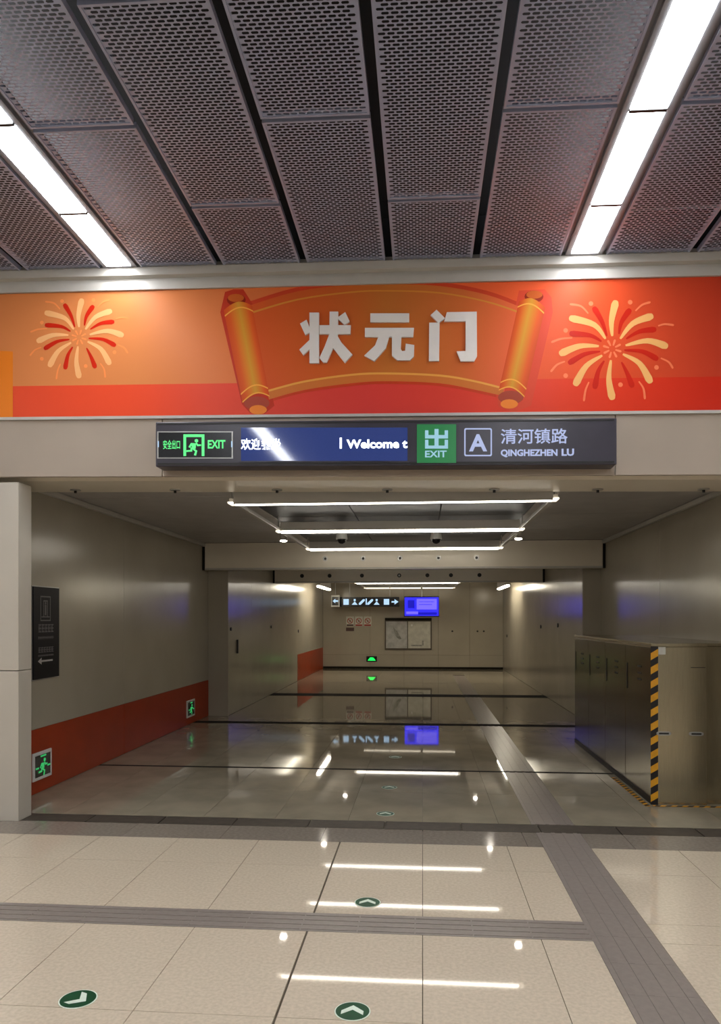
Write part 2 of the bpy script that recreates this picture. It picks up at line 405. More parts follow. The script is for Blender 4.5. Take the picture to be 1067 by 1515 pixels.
for (a, b) in ((5.93, 9.2), (9.2, YB)): MB().box(NR, a + .002, 0.004, NR + .03, b - .002, TZ, bev=.003).build('wall_panel', M['wall_in'], wr)
MB().box(FR + .002, YB, 0, NR + .2, YB + .03, TZ).build('return_panel', M['wall_in'], wr)
MB().box(FR + .03, YB + .04, 0, FR + .2, YE, 3.1).build('backing', M['joint'], wr)
for (a, b) in ((YB + .031, 14.3), (14.3, 16.3), (16.3, 18.6), (18.6, 21.3), (21.3, YE)):
    MB().box(FR, a + .002, 0.004, FR + .03, b - .002, TZ, bev=.003).build('wall_panel', M['wall_in'], wr)
for (y, z) in ((14.35, 1.5), (16.4, 1.45), (22.9, 1.1)): MB().cyl((FR, y, z), (FR - .02, y, z), .04, n=12).build('lock', M['steel_dark'], wr)
wb = root('wall_passage_end', (0, YE, 0), 'beige panelled end wall of the passage with posters', 'wall', kind='structure')
MB().box(FL - .2, YE + .03, 0, FR + .2, YE + .2, 3.1).build('backing', M['joint'], wb)
bx_ = [FL, -1.7, -.6, .5, 1.5, FR]
for k in range(5):
    for (z0, z1) in ((.0, .45), (.45, TZ)):
        MB().box(bx_[k] + .002, YE, z0 + .003, bx_[k + 1] - .002, YE + .03, z1, bev=.003).build('wall_panel', M['wall_in'], wb)
MB().box(FL, YE - .012, .0, FR, YE, .07).build('skirting', M['joint'], wb)
for x in (.95, 1.75, 1.95): MB().cyl((x, YE, 1.22), (x, YE - .012, 1.22), .03, n=10).build('lock', M['steel_dark'], wb)

# ---- passage ceiling
pc = MB().box(-3.8, 6.05, TZ + .03, 3.1, YE + .2, TZ + .2).build('ceiling_passage', M['plenum'], loc=(0, 6, TZ))
props(pc, 'low passage ceiling of dark and taupe metal panels', 'ceiling', kind='structure')
def cp(x0, y0, x1, y1, m): MB().box(x0 + .006, y0 + .006, TZ, x1 - .006, y1 - .006, TZ + .03, bev=.003).build('ceiling_panel', m, pc)
for (a, b) in ((NL, -1.8), (-1.8, -.3), (-.3, 1.2), (1.2, NR)): cp(a, 6.06, b, 7.35, M['mid_ceil'] if a in (NL, 1.2) else M['dark_ceil'])
for (a, b) in ((7.35, 8.9), (8.9, 10.4), (10.4, 11.85)):
    cp(NL, a, -1.8, b, M['mid_ceil']); cp(1.2, a, NR, b, M['mid_ceil'])
    for (p, q) in ((-1.8, -.8), (-.8, .2), (.2, 1.2)): cp(p, a, q, b, M['dark_ceil'])
for (a, b) in ((12.24, 14.1), (14.1, 15.9), (16.13, 18.8), (18.8, 21.3), (21.3, YE)):
    cp(FL, a, -1.8, b, M['mid_ceil']); cp(1.2, a, FR, b, M['mid_ceil'])
    for (p, q) in ((-1.8, -.3), (-.3, 1.2)): cp(p, a, q, b, M['dark_ceil'])
for k, (y0, y1, zb) in enumerate(((11.87, 12.06, 2.42), (15.92, 16.12, 2.40))):
    xl, xr = (NL + .005, NR - .005) if k == 0 else (FL + .005, FR - .005)
    r = root('trim_%d' % (3 + k), (0, y0, zb), ('pale cross beam with five round recessed lamps under the passage ceiling', 'second pale cross beam farther down the passage')[k], 'beam', kind='structure')
    MB().box(xl, y0, zb, xr, y1, TZ - .002, bev=.006).build('beam_panel', M['beam'], r)
    MB().box(xl, y0 - .008, zb, xr, y0, zb + .03).build('beam_lip', M['trim'], r)
    for x in (xl - .004, xr - .036): MB().box(x, y0 - .010, zb - .004, x + .04, y0 + .0, TZ - .06 if k == 0 else TZ - .003).build('beam_notch_shade', M['joint'], r)  # dark strips standing in for the shadowed notches at the beam ends
    for x in ((-1.56, -.95, -.36, .25, .85) if k == 0 else (-2.6, -2.0, -1.3, -.5, .1, .6, 1.2)):
        z = (2.59 if k == 0 else 2.55) 
        q = MB().ring((x, y0, z), .022, .042, (0, -1, 0), .014).build('lamp_ring', M['alu'] if k == 0 else M['steel_dark'], r)
        MB().cyl((x, y0, z), (x, y0 - .006, z), .022, n=12).build('lamp_lens', M['steel_dark'] if not (k == 1 and x == -.5) else M['white'], q)
props(MB().box(NL, 5.93, TZ - .055, NL + .05, 11.87, TZ - .005, bev=.006).build('trim_5', M['trim']), 'grey cornice strip where left passage wall meets ceiling', 'trim', kind='structure')
props(MB().box(NR - .05, 5.93, TZ - .055, NR, 11.87, TZ - .005, bev=.006).build('trim_6', M['trim']), 'grey cornice strip where right passage wall meets ceiling', 'trim', kind='structure')

# ================================================================== THINGS
# ---- banner
BT, BB = 4.191, 3.198
bn = root('banner', (-.6, HW, BB), 'orange and red festive banner with scroll, fireworks and large silver characters', 'banner')
def C(*c): return lin([c[0] * .985, c[1] * .93, c[2] * .84])
def lerp(a, b, t): return tuple(a[i] + (b[i] - a[i]) * t for i in range(3))
def bg(x, top):
    st = ([(-6.2, (222, 140, 88)), (-2.2, (222, 144, 92)), (-.5, (232, 112, 62)), (1.0, (236, 98, 58)), (2.3, (203, 66, 46)), (6.2, (196, 60, 40))] if top else
          [(-6.2, (234, 84, 52)), (-2.2, (240, 88, 58)), (-.5, (226, 74, 74)), (1.0, (232, 74, 50)), (2.3, (214, 48, 30)), (6.2, (205, 44, 28))])
    for k in range(len(st) - 1):
        if x <= st[k + 1][0]: return lerp(C(*st[k][1]), C(*st[k + 1][1]), max(0, (x - st[k][0]) / (st[k + 1][0] - st[k][0])))
    return C(*st[-1][1])
b = MB(True); ST = 3.45
xs = [-6.15 + .3 * k for k in range(42)]
for (z0, z1, top) in ((ST, BT, True), (BB, ST, False)):
    vs = []; cs = []
    for x in xs: vs += [(x, HW - .010, z0), (x, HW - .010, z1)]; cs += [bg(x, top)] * 2
    b.add(vs, [[2 * k, 2 * k + 2, 2 * k + 3, 2 * k + 1] for k in range(len(xs) - 1)], cs)
b.build('printed_sheet', M['print'], bn)
MB(True).box(-6.15, HW - .009, BB, 6.15, HW, BT).build('backing_board', M['red'], bn)
AY = HW - .0115
def art(px, dy=0.0): p = on_y(px[0], px[1], AY - dy); return p
def poly(b, pts, col, dy=0.0):
    vs = [art(p, dy) for p in pts]; n = len(vs)
    b.add(vs, [list(range(n))], [C(*c) for c in col] if isinstance(col, list) else C(*col))
def ribbon(b, top, bot, cols, dy=0.0):
    n = len(top); vs = [art(p, dy) for p in top] + [art(p, dy) for p in bot]
    b.add(vs, [[k, n + k, n + k + 1, k + 1] for k in range(n - 1)], [C(*c) for c in cols] + [C(*c) for c in cols])
def smooth_pts(p, n=24):
    """Catmull-Rom through the listed points"""
    out = []; q = [p[0]] + list(p) + [p[-1]]; seg = len(p) - 1
    for i in range(n + 1):
        t = i / n * seg; k = min(int(t), seg - 1); t -= k
        a, b_, c, d = q[k], q[k + 1], q[k + 2], q[k + 3]
        out.append(tuple(.5 * (2 * b_[j] + (c[j] - a[j]) * t + (2 * a[j] - 5 * b_[j] + 4 * c[j] - d[j]) * t * t + (3 * b_[j] - a[j] - 3 * c[j] + d[j]) * t ** 3) for j in (0, 1)))
    return out
# the unrolled sheet
b = MB()
topo = smooth_pts([(366, 453), (440, 431), (520, 421), (572, 420), (650, 423), (720, 436), (772, 455)])
boto = smooth_pts([(398, 591), (450, 577), (520, 567), (572, 564), (650, 567), (700, 576), (745, 586)])
def sheetcol(t, k): 
    s = [(220, 98, 50), (214, 106, 52), (202, 124, 60), (216, 118, 64), (236, 110, 74)]; i = min(int(t * 4), 3); f = t * 4 - i
    return tuple((s[i][j] + (s[i + 1][j] - s[i][j]) * f) * k for j in range(3))
cs = [sheetcol(k / 24, 1.0) for k in range(25)]
# dark red border behind the sheet and beside the rollers
ribbon(b, [(p[0], p[1] - 6) for p in topo], [(p[0], p[1] + 4) for p in boto], [(212, 74, 48)] * 25, 0.0)
poly(b, [(333, 432), (345, 428), (360, 428), (374, 450), (406, 600), (392, 612), (370, 611), (358, 598), (326, 462)], (200, 62, 42), .0002)
poly(b, [(768, 430), (806, 428), (816, 440), (818, 462), (786, 600), (760, 610), (738, 602), (734, 584)], (224, 82, 60), .0002)
ribbon(b, topo, boto, cs, .0006)
ribbon(b, smooth_pts([(366, 463), (440, 442), (520, 431), (572, 429), (650, 432), (720, 445), (772, 462)]), smooth_pts([(366, 466), (440, 444.5), (520, 433.5), (572, 431.5), (650, 434.5), (720, 447.5), (772, 465)]), [(222, 150, 66)] * 25, .0010)
ribbon(b, smooth_pts([(396, 577), (450, 563), (520, 553), (572, 551), (650, 554), (700, 562), (745, 573)]), smooth_pts([(396, 580), (450, 566), (520, 556), (572, 554), (650, 557), (700, 565), (745, 576)]), [(236, 178, 92)] * 25, .0010)
ribbon(b, smooth_pts([(396, 580), (450, 566), (520, 556), (572, 554), (650, 557), (700, 565), (745, 576)]), boto, [(214, 128, 66)] * 25, .0010)
b.build('printed_scroll_sheet', M['print'], bn)
# the rollers
def roller(L0, L1, R0, R1, name):
    """L0/L1 upper and lower end of the left edge, R0/R1 of the right edge"""
    b = MB(); n = 12
    gr = [(214, 84, 36), (226, 104, 40), (228, 140, 50), (222, 168, 62), (226, 140, 48), (230, 104, 42), (216, 86, 40)]
    def g(t): i = min(int(t * 6), 5); f = t * 6 - i; return tuple(gr[i][j] + (gr[i + 1][j] - gr[i][j]) * f for j in range(3))
    def row(s, sag):
        out = []
        for k in range(n + 1):
            t = k / n
            x = (L0[0] + (L1[0] - L0[0]) * s) * (1 - t) + (R0[0] + (R1[0] - R0[0]) * s) * t
            y = (L0[1] + (L1[1] - L0[1]) * s) * (1 - t) + (R0[1] + (R1[1] - R0[1]) * s) * t - sag * math.sin(math.pi * t)
            out.append((x, y))
        return out
    cg = [g(k / n) for k in range(n + 1)]
    def ell(c, a, b_, col, dy): poly(b, [(c[0] + a * math.cos(q * math.pi / 8), c[1] + b_ * math.sin(q * math.pi / 8)) for q in range(16)], col, dy)
    mt = ((L0[0] + R0[0]) / 2, (L0[1] + R0[1]) / 2); mb_ = ((L1[0] + R1[0]) / 2, (L1[1] + R1[1]) / 2)
    ax = ((mb_[0] - mt[0]), (mb_[1] - mt[1])); ln = math.hypot(*ax); ax = (ax[0] / ln, ax[1] / ln)
    ell((mt[0] - ax[0] * 12, mt[1] - ax[1] * 12), 14, 9, (150, 44, 26), .0012)
    ell((mt[0] - ax[0] * 15, mt[1] - ax[1] * 15), 12, 6, (206, 104, 44), .0014)
    ell((mb_[0] + ax[0] * 5, mb_[1] + ax[1] * 5), 19, 10, (176, 78, 62), .0012)
    ell((mb_[0] + ax[0] * 15, mb_[1] + ax[1] * 15), 13, 7, (244, 146, 62), .0014)
    ribbon(b, row(0, 9), row(1, 9), cg, .0018)
    for (s0, s1) in ((.055, .07), (.90, .915), (.985, 1.0)): ribbon(b, row(s0, 9), row(s1, 9), [(250, 186, 86)] * (n + 1), .0022)
    b.build(name, M['print'], bn)
roller((331, 459), (359, 596), (373, 452), (399, 587), 'printed_scroll_roller')
roller((768, 446), (738, 578), (807, 455), (776, 588), 'printed_scroll_roller')
# fireworks (outline in units of the right-hand one)
LP = [((535, 395), (530, 280), (560, 140)), ((485, 415), (400, 310), (225, 260)), ((595, 415), (690, 300), (830, 245)), ((435, 470), (290, 470), (150, 525)),
      ((635, 465), (800, 430), (940, 470)), ((460, 540), (340, 620), (260, 755)), ((615, 530), (740, 600), (820, 735)), ((525, 575), (510, 720), (535, 860))]
RP = [((495, 395), (460, 290), (400, 185)), ((585, 380), (605, 290), (665, 200)), ((455, 435), (370, 390), (225, 375)), ((640, 415), (740, 360), (855, 345)),
      ((445, 510), (330, 530), (215, 595)), ((625, 500), (760, 510), (870, 565)), ((475, 580), (430, 660), (405, 780)), ((605, 590), (650, 680), (685, 770))]
TP = [((355, 225), (300, 170), (220, 155)), ((710, 205), (760, 160), (820, 140)), ((235, 408), (150, 415), (80, 440)), ((880, 318), (930, 305), (995, 312)),
      ((180, 585), (120, 610), (75, 660)), ((900, 560), (960, 590), (990, 635)), ((360, 740), (335, 800), (322, 880)), ((735, 735), (770, 790), (780, 865))]
DP = [(375, 150), (670, 140), (185, 352), (185, 692), (597, 760), (868, 630)]
def firework(cx, cy, sc, cl, cr, ct):
    b = MB()
    def mp(p): return (cx + (p[0] - 535) * sc, cy + (p[1] - 490) * sc)
    def stroke(p, w0, w1, col, dy):
        q = smooth_pts(list(p), 10); L = []; R = []
        for k in range(11):
            a = q[max(0, k - 1)]; c = q[min(10, k + 1)]; dx, dy_ = c[0] - a[0], c[1] - a[1]; l = math.hypot(dx, dy_) or 1
            w = w0 + (w1 - w0) * (k / 10) ** .8
            if k == 10: w *= .75
            L.append(mp((q[k][0] - dy_ / l * w, q[k][1] + dx / l * w))); R.append(mp((q[k][0] + dy_ / l * w, q[k][1] - dx / l * w)))
        ribbon(b, L, R, [col] * 11, dy)
        e = q[10]; d = q[9]; l = math.hypot(e[0] - d[0], e[1] - d[1]) or 1; ux, uy = (e[0] - d[0]) / l, (e[1] - d[1]) / l; w = w1 * .75
        poly(b, [mp((e[0] + ux * w * math.sin(t) * .7 - uy * w * math.cos(t), e[1] + uy * w * math.sin(t) * .7 + ux * w * math.cos(t))) for t in [math.pi * k / 6 for k in range(7)]], col, dy)
    for p in RP: stroke(p, 5, 24, cr, .0002)
    for p in LP: stroke(p, 7, 30, cl, .0005)
    for p in TP: stroke(p, 5, 9, ct, .0005)
    for p in DP: poly(b, [mp((p[0] + 18 * math.cos(t * math.pi / 5), p[1] + 18 * math.sin(t * math.pi / 5))) for t in range(10)], ct, .0005)
    for k in range(8):
        t = k * math.pi / 4 + .3; stroke(((535 + 25 * math.cos(t), 490 + 25 * math.sin(t)), (535 + 45 * math.cos(t), 490 + 45 * math.sin(t)), (535 + 68 * math.cos(t), 490 + 68 * math.sin(t))), 5, 9, ct, .0008)
    b.build('printed_firework', M['print'], bn)
firework(906, 516, 1 / 5.081, (246, 194, 130), (206, 44, 30), (250, 140, 104))
firework(117, 499, .80 / 5.081, (248, 194, 142), (204, 42, 22), (246, 156, 96))
b = MB(); poly(b, [(-60, 516), (19, 520), (19, 619), (-60, 622)], (240, 140, 40), .0003); b.build('printed_patch', M['print'], bn)
# raised letters
Z7 = lambda p: (310 + p[0] / 4.104, 410 + p[1] / 4.104)
Z4 = lambda p: (534 + p[0] / 2.0, 380 + p[1] / 2.0)
Z8 = lambda p: (560 + p[0] / 3.952, 410 + p[1] / 3.952)
chars = [(Z7, [[(607, 215), (665, 215), (665, 522), (607, 522)], [(550, 282), (590, 258), (617, 330), (582, 352)], [(546, 440), (607, 382), (625, 420), (570, 474)],
               [(668, 292), (858, 292), (855, 346), (668, 346)], [(730, 210), (782, 210), (780, 346), (765, 400), (712, 518), (690, 518), (668, 490), (700, 420), (728, 346)],
               [(768, 340), (802, 398), (868, 470), (822, 520), (750, 430), (738, 372)], [(775, 248), (825, 213), (852, 270), (820, 290)]]),
         (Z4, [[(28, 167), (143, 167), (143, 193), (28, 193)], [(12, 210), (157, 210), (155, 237), (12, 237)], [(52, 236), (84, 236), (74, 270), (40, 309), (10, 292), (42, 262)],
               [(92, 236), (120, 236), (118, 272), (122, 279), (131, 278), (133, 257), (158, 261), (157, 294), (146, 306), (108, 306), (92, 292)]]),
         (Z8, [[(340, 190), (390, 240), (352, 268), (305, 222)], [(297, 266), (358, 266), (355, 490), (295, 490)],
               [(400, 205), (575, 202), (577, 462), (560, 492), (482, 492), (458, 434), (510, 432), (510, 258), (385, 258)]])]
def bev_poly(b, pts, y0, y1):
    b.prism([(p[0], y0, p[2]) for p in pts], (0, y1 - y0, 0))
for (zf, strokes) in chars:
    b = MB()
    for k, s in enumerate(strokes): bev_poly(b, [on_y(*zf(p), HW - .032) for p in s], HW - .0105, HW - .032 - .0006 * k)
    b.build('raised_character', M['letter'], bn)

# ---- the long hanging sign on the header
SY = 5.55
sg = root('hanging_sign', (-.3, SY, 2.78), 'long charcoal station sign with EXIT, A and Chinese street name under the banner', 'sign')
def sp(x, v, dy=0.0): return on_y(x, v, SY - dy)
sx0, sx1 = sp(230, 650)[0], sp(913, 650)[0]
szt, szb = 3.110, 2.768
b = MB(True).box(sx0, SY, szb, sx1, HW - .001, szt, bev=.008); b.build('housing', M['signbody'], sg)
MB(True).box(sx0 + .02, SY - .004, szb + .012, sx1 - .02, SY, szb + .026).build('bottom_rail', M['steel_dark'], sg)
MB(True).box(sx0 + .02, SY - .003, szt - .022, sx1 - .02, SY, szt - .012).build('top_rail', M['steel_dark'], sg)
U = (math.cos(TH), 0, -math.sin(TH)); V = (0, 0, 1)
def rect(b, x0, v0, x1, v1, dy0, dy1, mi=0):
    p = [sp(x0, v0), sp(x1, v0), sp(x1, v1), sp(x0, v1)]
    return b.prism([(q[0], SY - dy0, q[2]) for q in p], (0, -(dy1 - dy0), 0), mi)
def fit(b, s, x0, v0, x1, v1, dy, bold=0.0, mi=0):
    a = sp(x0, v1); c = sp(x1, v0); return text(b, s, (a[0], SY - dy, a[2]), U, V, c[0] - a[0], c[2] - a[2], bold, mi)
def runner(b, P, Tn, mi=0):
    """running figure pictogram in unit square; P maps (u,v) to a point"""
    for pl in ([(.62, .84), (.70, .80), (.70, .70), (.62, .66), (.54, .70), (.54, .80)], [(.36, .64), (.60, .62), (.58, .36), (.42, .36)], [(.36, .64), (.24, .44), (.31, .40), (.44, .60)],
               [(.58, .62), (.66, .48), (.84, .50), (.84, .57), (.70, .57), (.62, .68)], [(.42, .40), (.42, .22), (.14, .20), (.14, .28), (.34, .30), (.34, .44)],
               [(.46, .40), (.66, .26), (.60, .02), (.50, .04), (.56, .22), (.42, .34)]):
        b.prism([P(*q) for q in pl], Tn, mi)
# green exit box
ex = rect(MB(), 233, 638.5, 345, 678.5, 0, .006).build('exit_panel', M['alu'], sg)
rect(MB(), 235, 640, 343, 677, .006, .008).build('panel_glass', M['black'], ex)
b = MB(); fit(b, '安全出口', 242, 651, 267, 665, .0095, .012); b.build('exit_characters', M['e_green'], ex)
b = MB(); fit(b, 'EXIT', 308, 651, 334, 664, .0095, .03); b.build('exit_lettering', M['e_green'], ex)
b = MB()
for r_ in ((272, 643, 303, 647), (272, 647, 276, 675), (299, 647, 303, 675)): rect(b, *r_, .0085, .0095)
def Pm(u, v): q = sp(272 + 31 * u, 675 - 30 * v); return (q[0], SY - .0085, q[2])
runner(b, Pm, (0, -.001, 0)); b.build('running_figure', M['e_green'], ex)
for x in (234.2, 342.6): rect(MB(), x, 653, x + 1.4, 662, .008, .010).build('indicator', M['e_icon'], ex)
# scrolling LED screen
ls = rect(MB(), 354, 631, 605, 684, 0, .006).build('led_screen', M['signbody'], sg)
rect(MB(), 357, 633, 603, 682, .006, .008).build('screen_glass', M['led'], ls)
b = MB(); fit(b, 'Welcome t', 513, 649, 603, 664, .0095, .03); rect(b, 503, 648, 506, 664, .0085, .0095); b.build('scrolling_lettering', M['e_white'], ls)
b = MB(); fit(b, '欢迎乘坐', 357, 648, 416, 666, .0095, .014); b.build('scrolling_characters', M['e_white'], ls)
# exit tile, letter, street name
et = rect(MB(), 617, 628, 675, 685, 0, .006).build('exit_tile', M['e_tile'], sg)
b = MB()
for r_ in ((643, 635, 649, 664), (629, 637, 634, 648), (658, 637, 663, 648), (629, 644, 663, 649), (629, 651, 634, 664), (658, 651, 663, 664), (629, 659.5, 663, 664)): rect(b, *r_, .0065, .0075)
b.build('exit_glyph', M['e_glyph'], et)
b = MB(); fit(b, 'EXIT', 629, 666.5, 661, 677, .0075, .025); b.build('exit_lettering', M['e_glyph'], et)
b = MB()
for r_ in ((689, 633.5, 726, 635.5), (689, 673, 726, 675), (687, 636, 689, 673), (726, 636, 728, 673)): rect(b, *r_, .0005, .002)
for (cx, cy, a0) in ((689.7, 636.2, 180), (725.3, 636.2, 270), (725.3, 672.3, 0), (689.7, 672.3, 90)):
    q = [(cx + 2.7 * math.cos(math.radians(a0 + t)), cy + 2.7 * math.sin(math.radians(a0 + t))) for t in range(0, 91, 15)] + [(cx, cy)]
    b.prism([(sp(*w)[0], SY - .0005, sp(*w)[2]) for w in q], (0, -.0015, 0))
b.build('letter_frame', M['e_sign'], sg)
b = MB(); fit(b, 'A', 694, 642, 721, 668, .002, .03); b.build('exit_letter', M['e_sign'], sg)
b = MB(); fit(b, '清河镇路', 741, 632.5, 840, 657, .002, .012); b.build('street_characters', M['e_sign'], sg)
b = MB(); fit(b, 'QINGHEZHEN', 741, 663.5, 825, 676.8, .002, .04); b.build('street_lettering', M['e_sign'], sg)
b = MB(); fit(b, 'LU', 831, 663.6, 849.5, 674.6, .002, .04); b.build('street_lettering', M['e_sign'], sg)

# ---- black directory sign on the left passage wall
WX = NL + .001
bs = root('wall_sign', (NL, 6.8, 1.07), 'tall black wall sign with lift pictogram and left arrow', 'sign')
MB().box(NL + .001, 6.555, 1.065, NL + .016, 7.045, 1.925, bev=.003).build('sign_plate', M['matt_black'], bs)
MB().box(NL + .0005, 6.545, 1.055, NL + .006, 7.055, 1.935).build('sign_edge', M['alu'], bs)
def wr_(b, y0, z0, y1, z1, d0=.016, d1=.0175): return b.box(NL + d0, y0, z0, NL + d1, y1, z1)
b = MB()
for q in ((6.68, 1.83, 6.87, 1.842), (6.68, 1.605, 6.87, 1.617), (6.68, 1.605, 6.69, 1.842), (6.86, 1.605, 6.87, 1.842), (6.735, 1.64, 6.745, 1.80), (6.805, 1.64, 6.815, 1.80), (6.70, 1.64, 6.85, 1.65)): wr_(b, *q)
for q in ((6.735, 1.79, 6.815, 1.802), (6.763, 1.66, 6.787, 1.76)): wr_(b, *q)
b.cyl((NL + .016, 6.775, 1.775), (NL + .0175, 6.775, 1.775), .012, n=12)
b.build('lift_pictogram', M['grey_print'], bs)
for k, (z, hh, n, nm) in enumerate(((1.50, .075, 5, 'sign_characters'), (1.435, .028, 12, 'sign_lettering'), (1.31, .05, 6, 'sign_characters'), (1.272, .018, 14, 'sign_lettering'))):
    b = MB(); y = 6.64; w = .29 / n
    for q in range(n):
        a = y + q * w
        for (u0, v0, u1, v1) in ([(.08, .0, .92, .14), (.08, .43, .92, .57), (.08, .86, .92, 1), (.42, 0, .58, 1), (.08, .2, .2, .8)] if n < 8 else [(.1, 0, .35, 1), (.35, .4, .85, .65)]):
            wr_(b, a + u0 * w, z + v0 * hh, a + u1 * w, z + v1 * hh)
    b.build(nm, M['grey_print'], bs)
b = MB(); wr_(b, 6.68, 1.222, 6.91, 1.238)
b.prism([(NL + .016, 6.635, 1.23), (NL + .016, 6.70, 1.262), (NL + .016, 6.70, 1.198)], (.0015, 0, 0)); b.build('arrow', M['arrow_print'], bs)

# ---- low green exit signs on the orange base
for (y0, z0, y1, z1, lb) in ((6.545, .125, 6.885, .385, 'small green running-man exit sign low on the orange base, nearest'),
                             (11.02, .115, 11.40, .375, 'small green running-man exit sign low on the orange base, far end')):
    X = NL + .004
    r = root('exit_sign', (X, (y0 + y1) / 2, z0), lb, 'sign', 'low exit signs on the orange base')
    MB().box(X, y0, z0, X + .018, y1, z1, bev=.004).build('frame', M['white'], r)
    g = MB().box(X + .018, y0 + .03, z0 + .03, X + .020, y1 - .03, z1 - .03).build('panel', M['black'], r)
    b = MB(); cy = (y0 + y1) / 2
    def Pw(u, v): return (X + .0202, cy - .115 + .23 * u, z0 + .025 + .20 * v)
    runner(b, Pw, (.0015, 0, 0)); b.build('running_figure', M['e_green2'], g)
    for (u0, v0, u1, v1) in ((-.08, .40, .16, .48), (.84, .40, 1.08, .48), (.30, .92, .74, 1.0)): MB().box(X + .0202, cy - .115 + .23 * u0, z0 + .025 + .2 * v0, X + .0217, cy - .115 + .23 * u1, z0 + .025 + .2 * v1).build('arrow', M['e_green2'], g)

# ---- floor stickers
def sticker(x, y, r_, ang, label):
    r = root('floor_sticker', (x, y, .0006), label, 'floor sticker', 'round green arrow stickers on the floor')
    MB().cyl((x, y, .0006), (x, y, .0020), r_ * 1.07, n=40).build('rim', M['sticker_white'], r)
    MB().cyl((x, y, .0021), (x, y, .0028), r_, n=40).build('disc', M['green'], r)
    ca, sa = math.cos(ang), math.sin(ang)
    pts = [(0, .62), (.66, .0), (.66, -.42), (0, .12), (-.66, -.42), (-.66, .0)]
    b = MB()
    for half in ([pts[0], pts[3], pts[2], pts[1]], [pts[0], pts[5], pts[4], pts[3]]):
        b.prism([(x + r_ * (p[0] * ca - p[1] * sa), y + r_ * (p[0] * sa + p[1] * ca), .0029) for p in half], (0, 0, .0006))
    b.build('chevron', M['sticker_white'], r)
sticker(-1.47, 3.07, .074, math.radians(-112), 'round green floor sticker with chevron pointing right, lower left')
sticker(-.29, 3.07, .070, 0, 'round green floor sticker with forward chevron, nearest the camera')
sticker(-.315, 4.255, .070, 0, 'round green floor sticker with forward chevron beside the crosswise tactile strip')
sticker(-.31, 6.2, .070, 0, 'round green floor sticker just past the dark threshold')
sticker(-.32, 7.17, .070, 0, 'round green floor sticker second past the dark threshold')
sticker(-.32, 8.75, .070, 0, 'round green floor sticker farthest down the passage')

# ---- steel cabinet on the right
CX0, CX1, CY0, CY1, CH = 2.0, 2.47, 6.7, 10.0, 1.415
cb = root('steel_cabinet', (CX0, CY0, 0), 'long brushed steel cabinet with striped corner along right passage wall', 'cabinet')
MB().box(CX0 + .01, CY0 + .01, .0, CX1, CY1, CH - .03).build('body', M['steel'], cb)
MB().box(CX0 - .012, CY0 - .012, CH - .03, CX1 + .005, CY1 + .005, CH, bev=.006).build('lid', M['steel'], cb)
fp = MB().box(CX0 + .012, CY0 - .004, .02, CX1 - .006, CY0 + .01, CH - .036, bev=.003).build('front_panel', M['steel'], cb)
for x in (2.10, 2.375):
    q = MB().ring((x, CY0 - .004, .64), .0, .0001, (0, -1, 0), .001, n=4)
    b = MB(); b.prism([(x + .062 * math.copysign(abs(math.cos(t)) ** .6, math.cos(t)), CY0 - .004, .625 + .018 * math.copysign(abs(math.sin(t)) ** .6, math.sin(t))) for t in [k * math.pi / 12 for k in range(24)]], (0, -.004, 0))
    h_ = b.build('slot_handle', M['alu'], fp)
    MB().box(x - .042, CY0 - .0105, .618, x + .042, CY0 - .008, .632).build('slot_opening', M['steel_dark'], h_)
for k in range(4):
    y0 = CY0 + .02 + .82 * k; y1 = y0 + .81
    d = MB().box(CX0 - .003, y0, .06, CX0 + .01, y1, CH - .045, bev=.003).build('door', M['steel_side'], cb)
    yy = y0 + .28
    for z in (1.18, 1.12, 1.06): MB().box(CX0 - .007, yy, z, CX0 - .003, yy + .12, z + .018).build('vent_slot', M['steel_dark'], d)
    MB().box(CX0 - .009, y1 - .07, .95, CX0 - .003, y1 - .05, 1.2, bev=.002).build('door_handle', M['steel_dark'], d)
MB().box(CX0 - .004, CY0 + .012, 0, CX0 + .01, CY1, .055).build('plinth', M['steel_dark'], cb)
MB().box(CX0 + .33, CY0 - .0055, 1.20, CX0 + .45, CY0 - .004, 1.205).build('seam', M['steel_dark'], cb)
# hazard tape up the corner
def hazard(b, y, x0, x1, z0, z1, step, sl, n0=0):
    z = z0 - sl
    k = 0
    while z < z1:
        lo = [z, z + sl]; hi = [z + step, z + step + sl]
        P_ = [(x0, max(z0, min(z1, lo[0]))), (x1, max(z0, min(z1, lo[1]))), (x1, max(z0, min(z1, hi[1]))), (x0, max(z0, min(z1, hi[0])))]
        if P_[3][1] - P_[0][1] > 1e-4 or P_[2][1] - P_[1][1] > 1e-4: b.add([(p[0], y, p[1]) for p in P_], [[0, 1, 2, 3]], None, k % 2)
        z += step; k += 1
b = MB(); hazard(b, CY0 - .0052, CX0 - .011, CX0 + .052, 0.0, CH - .005, .062, .038); b.add([(CX0 - .011, CY0 - .0051, 0), (CX0 + .052, CY0 - .0051, 0), (CX0 + .052, CY0 - .0051, CH - .005), (CX0 - .011, CY0 - .0051, CH - .005)], [[0, 1, 2, 3]], None, 1)
b.build('hazard_tape', [M['tape_black'], M['yellow']], cb)
b = MB().box(CX0 + .055, CY0 - .007, CH - .10, CX0 + .115, CY0 - .004, CH - .035); b.build('paper_label', M['paper'], cb)
# filler unit to the wall
fu = root('steel_filler_unit', (CX1 + .02, CY0, 0), 'narrow dark steel filler between cabinet and right passage wall', 'cabinet')
MB().box(CX1 + .01, CY0 + .05, 0, NR - .005, CY1 - .02, CH - .03, bev=.004).build('body', M['steel'], fu)
MB().box(CX1 + .008, CY0 + .04, CH - .028, NR - .004, CY1, CH - .002, bev=.004).build('lid', M['steel'], fu)
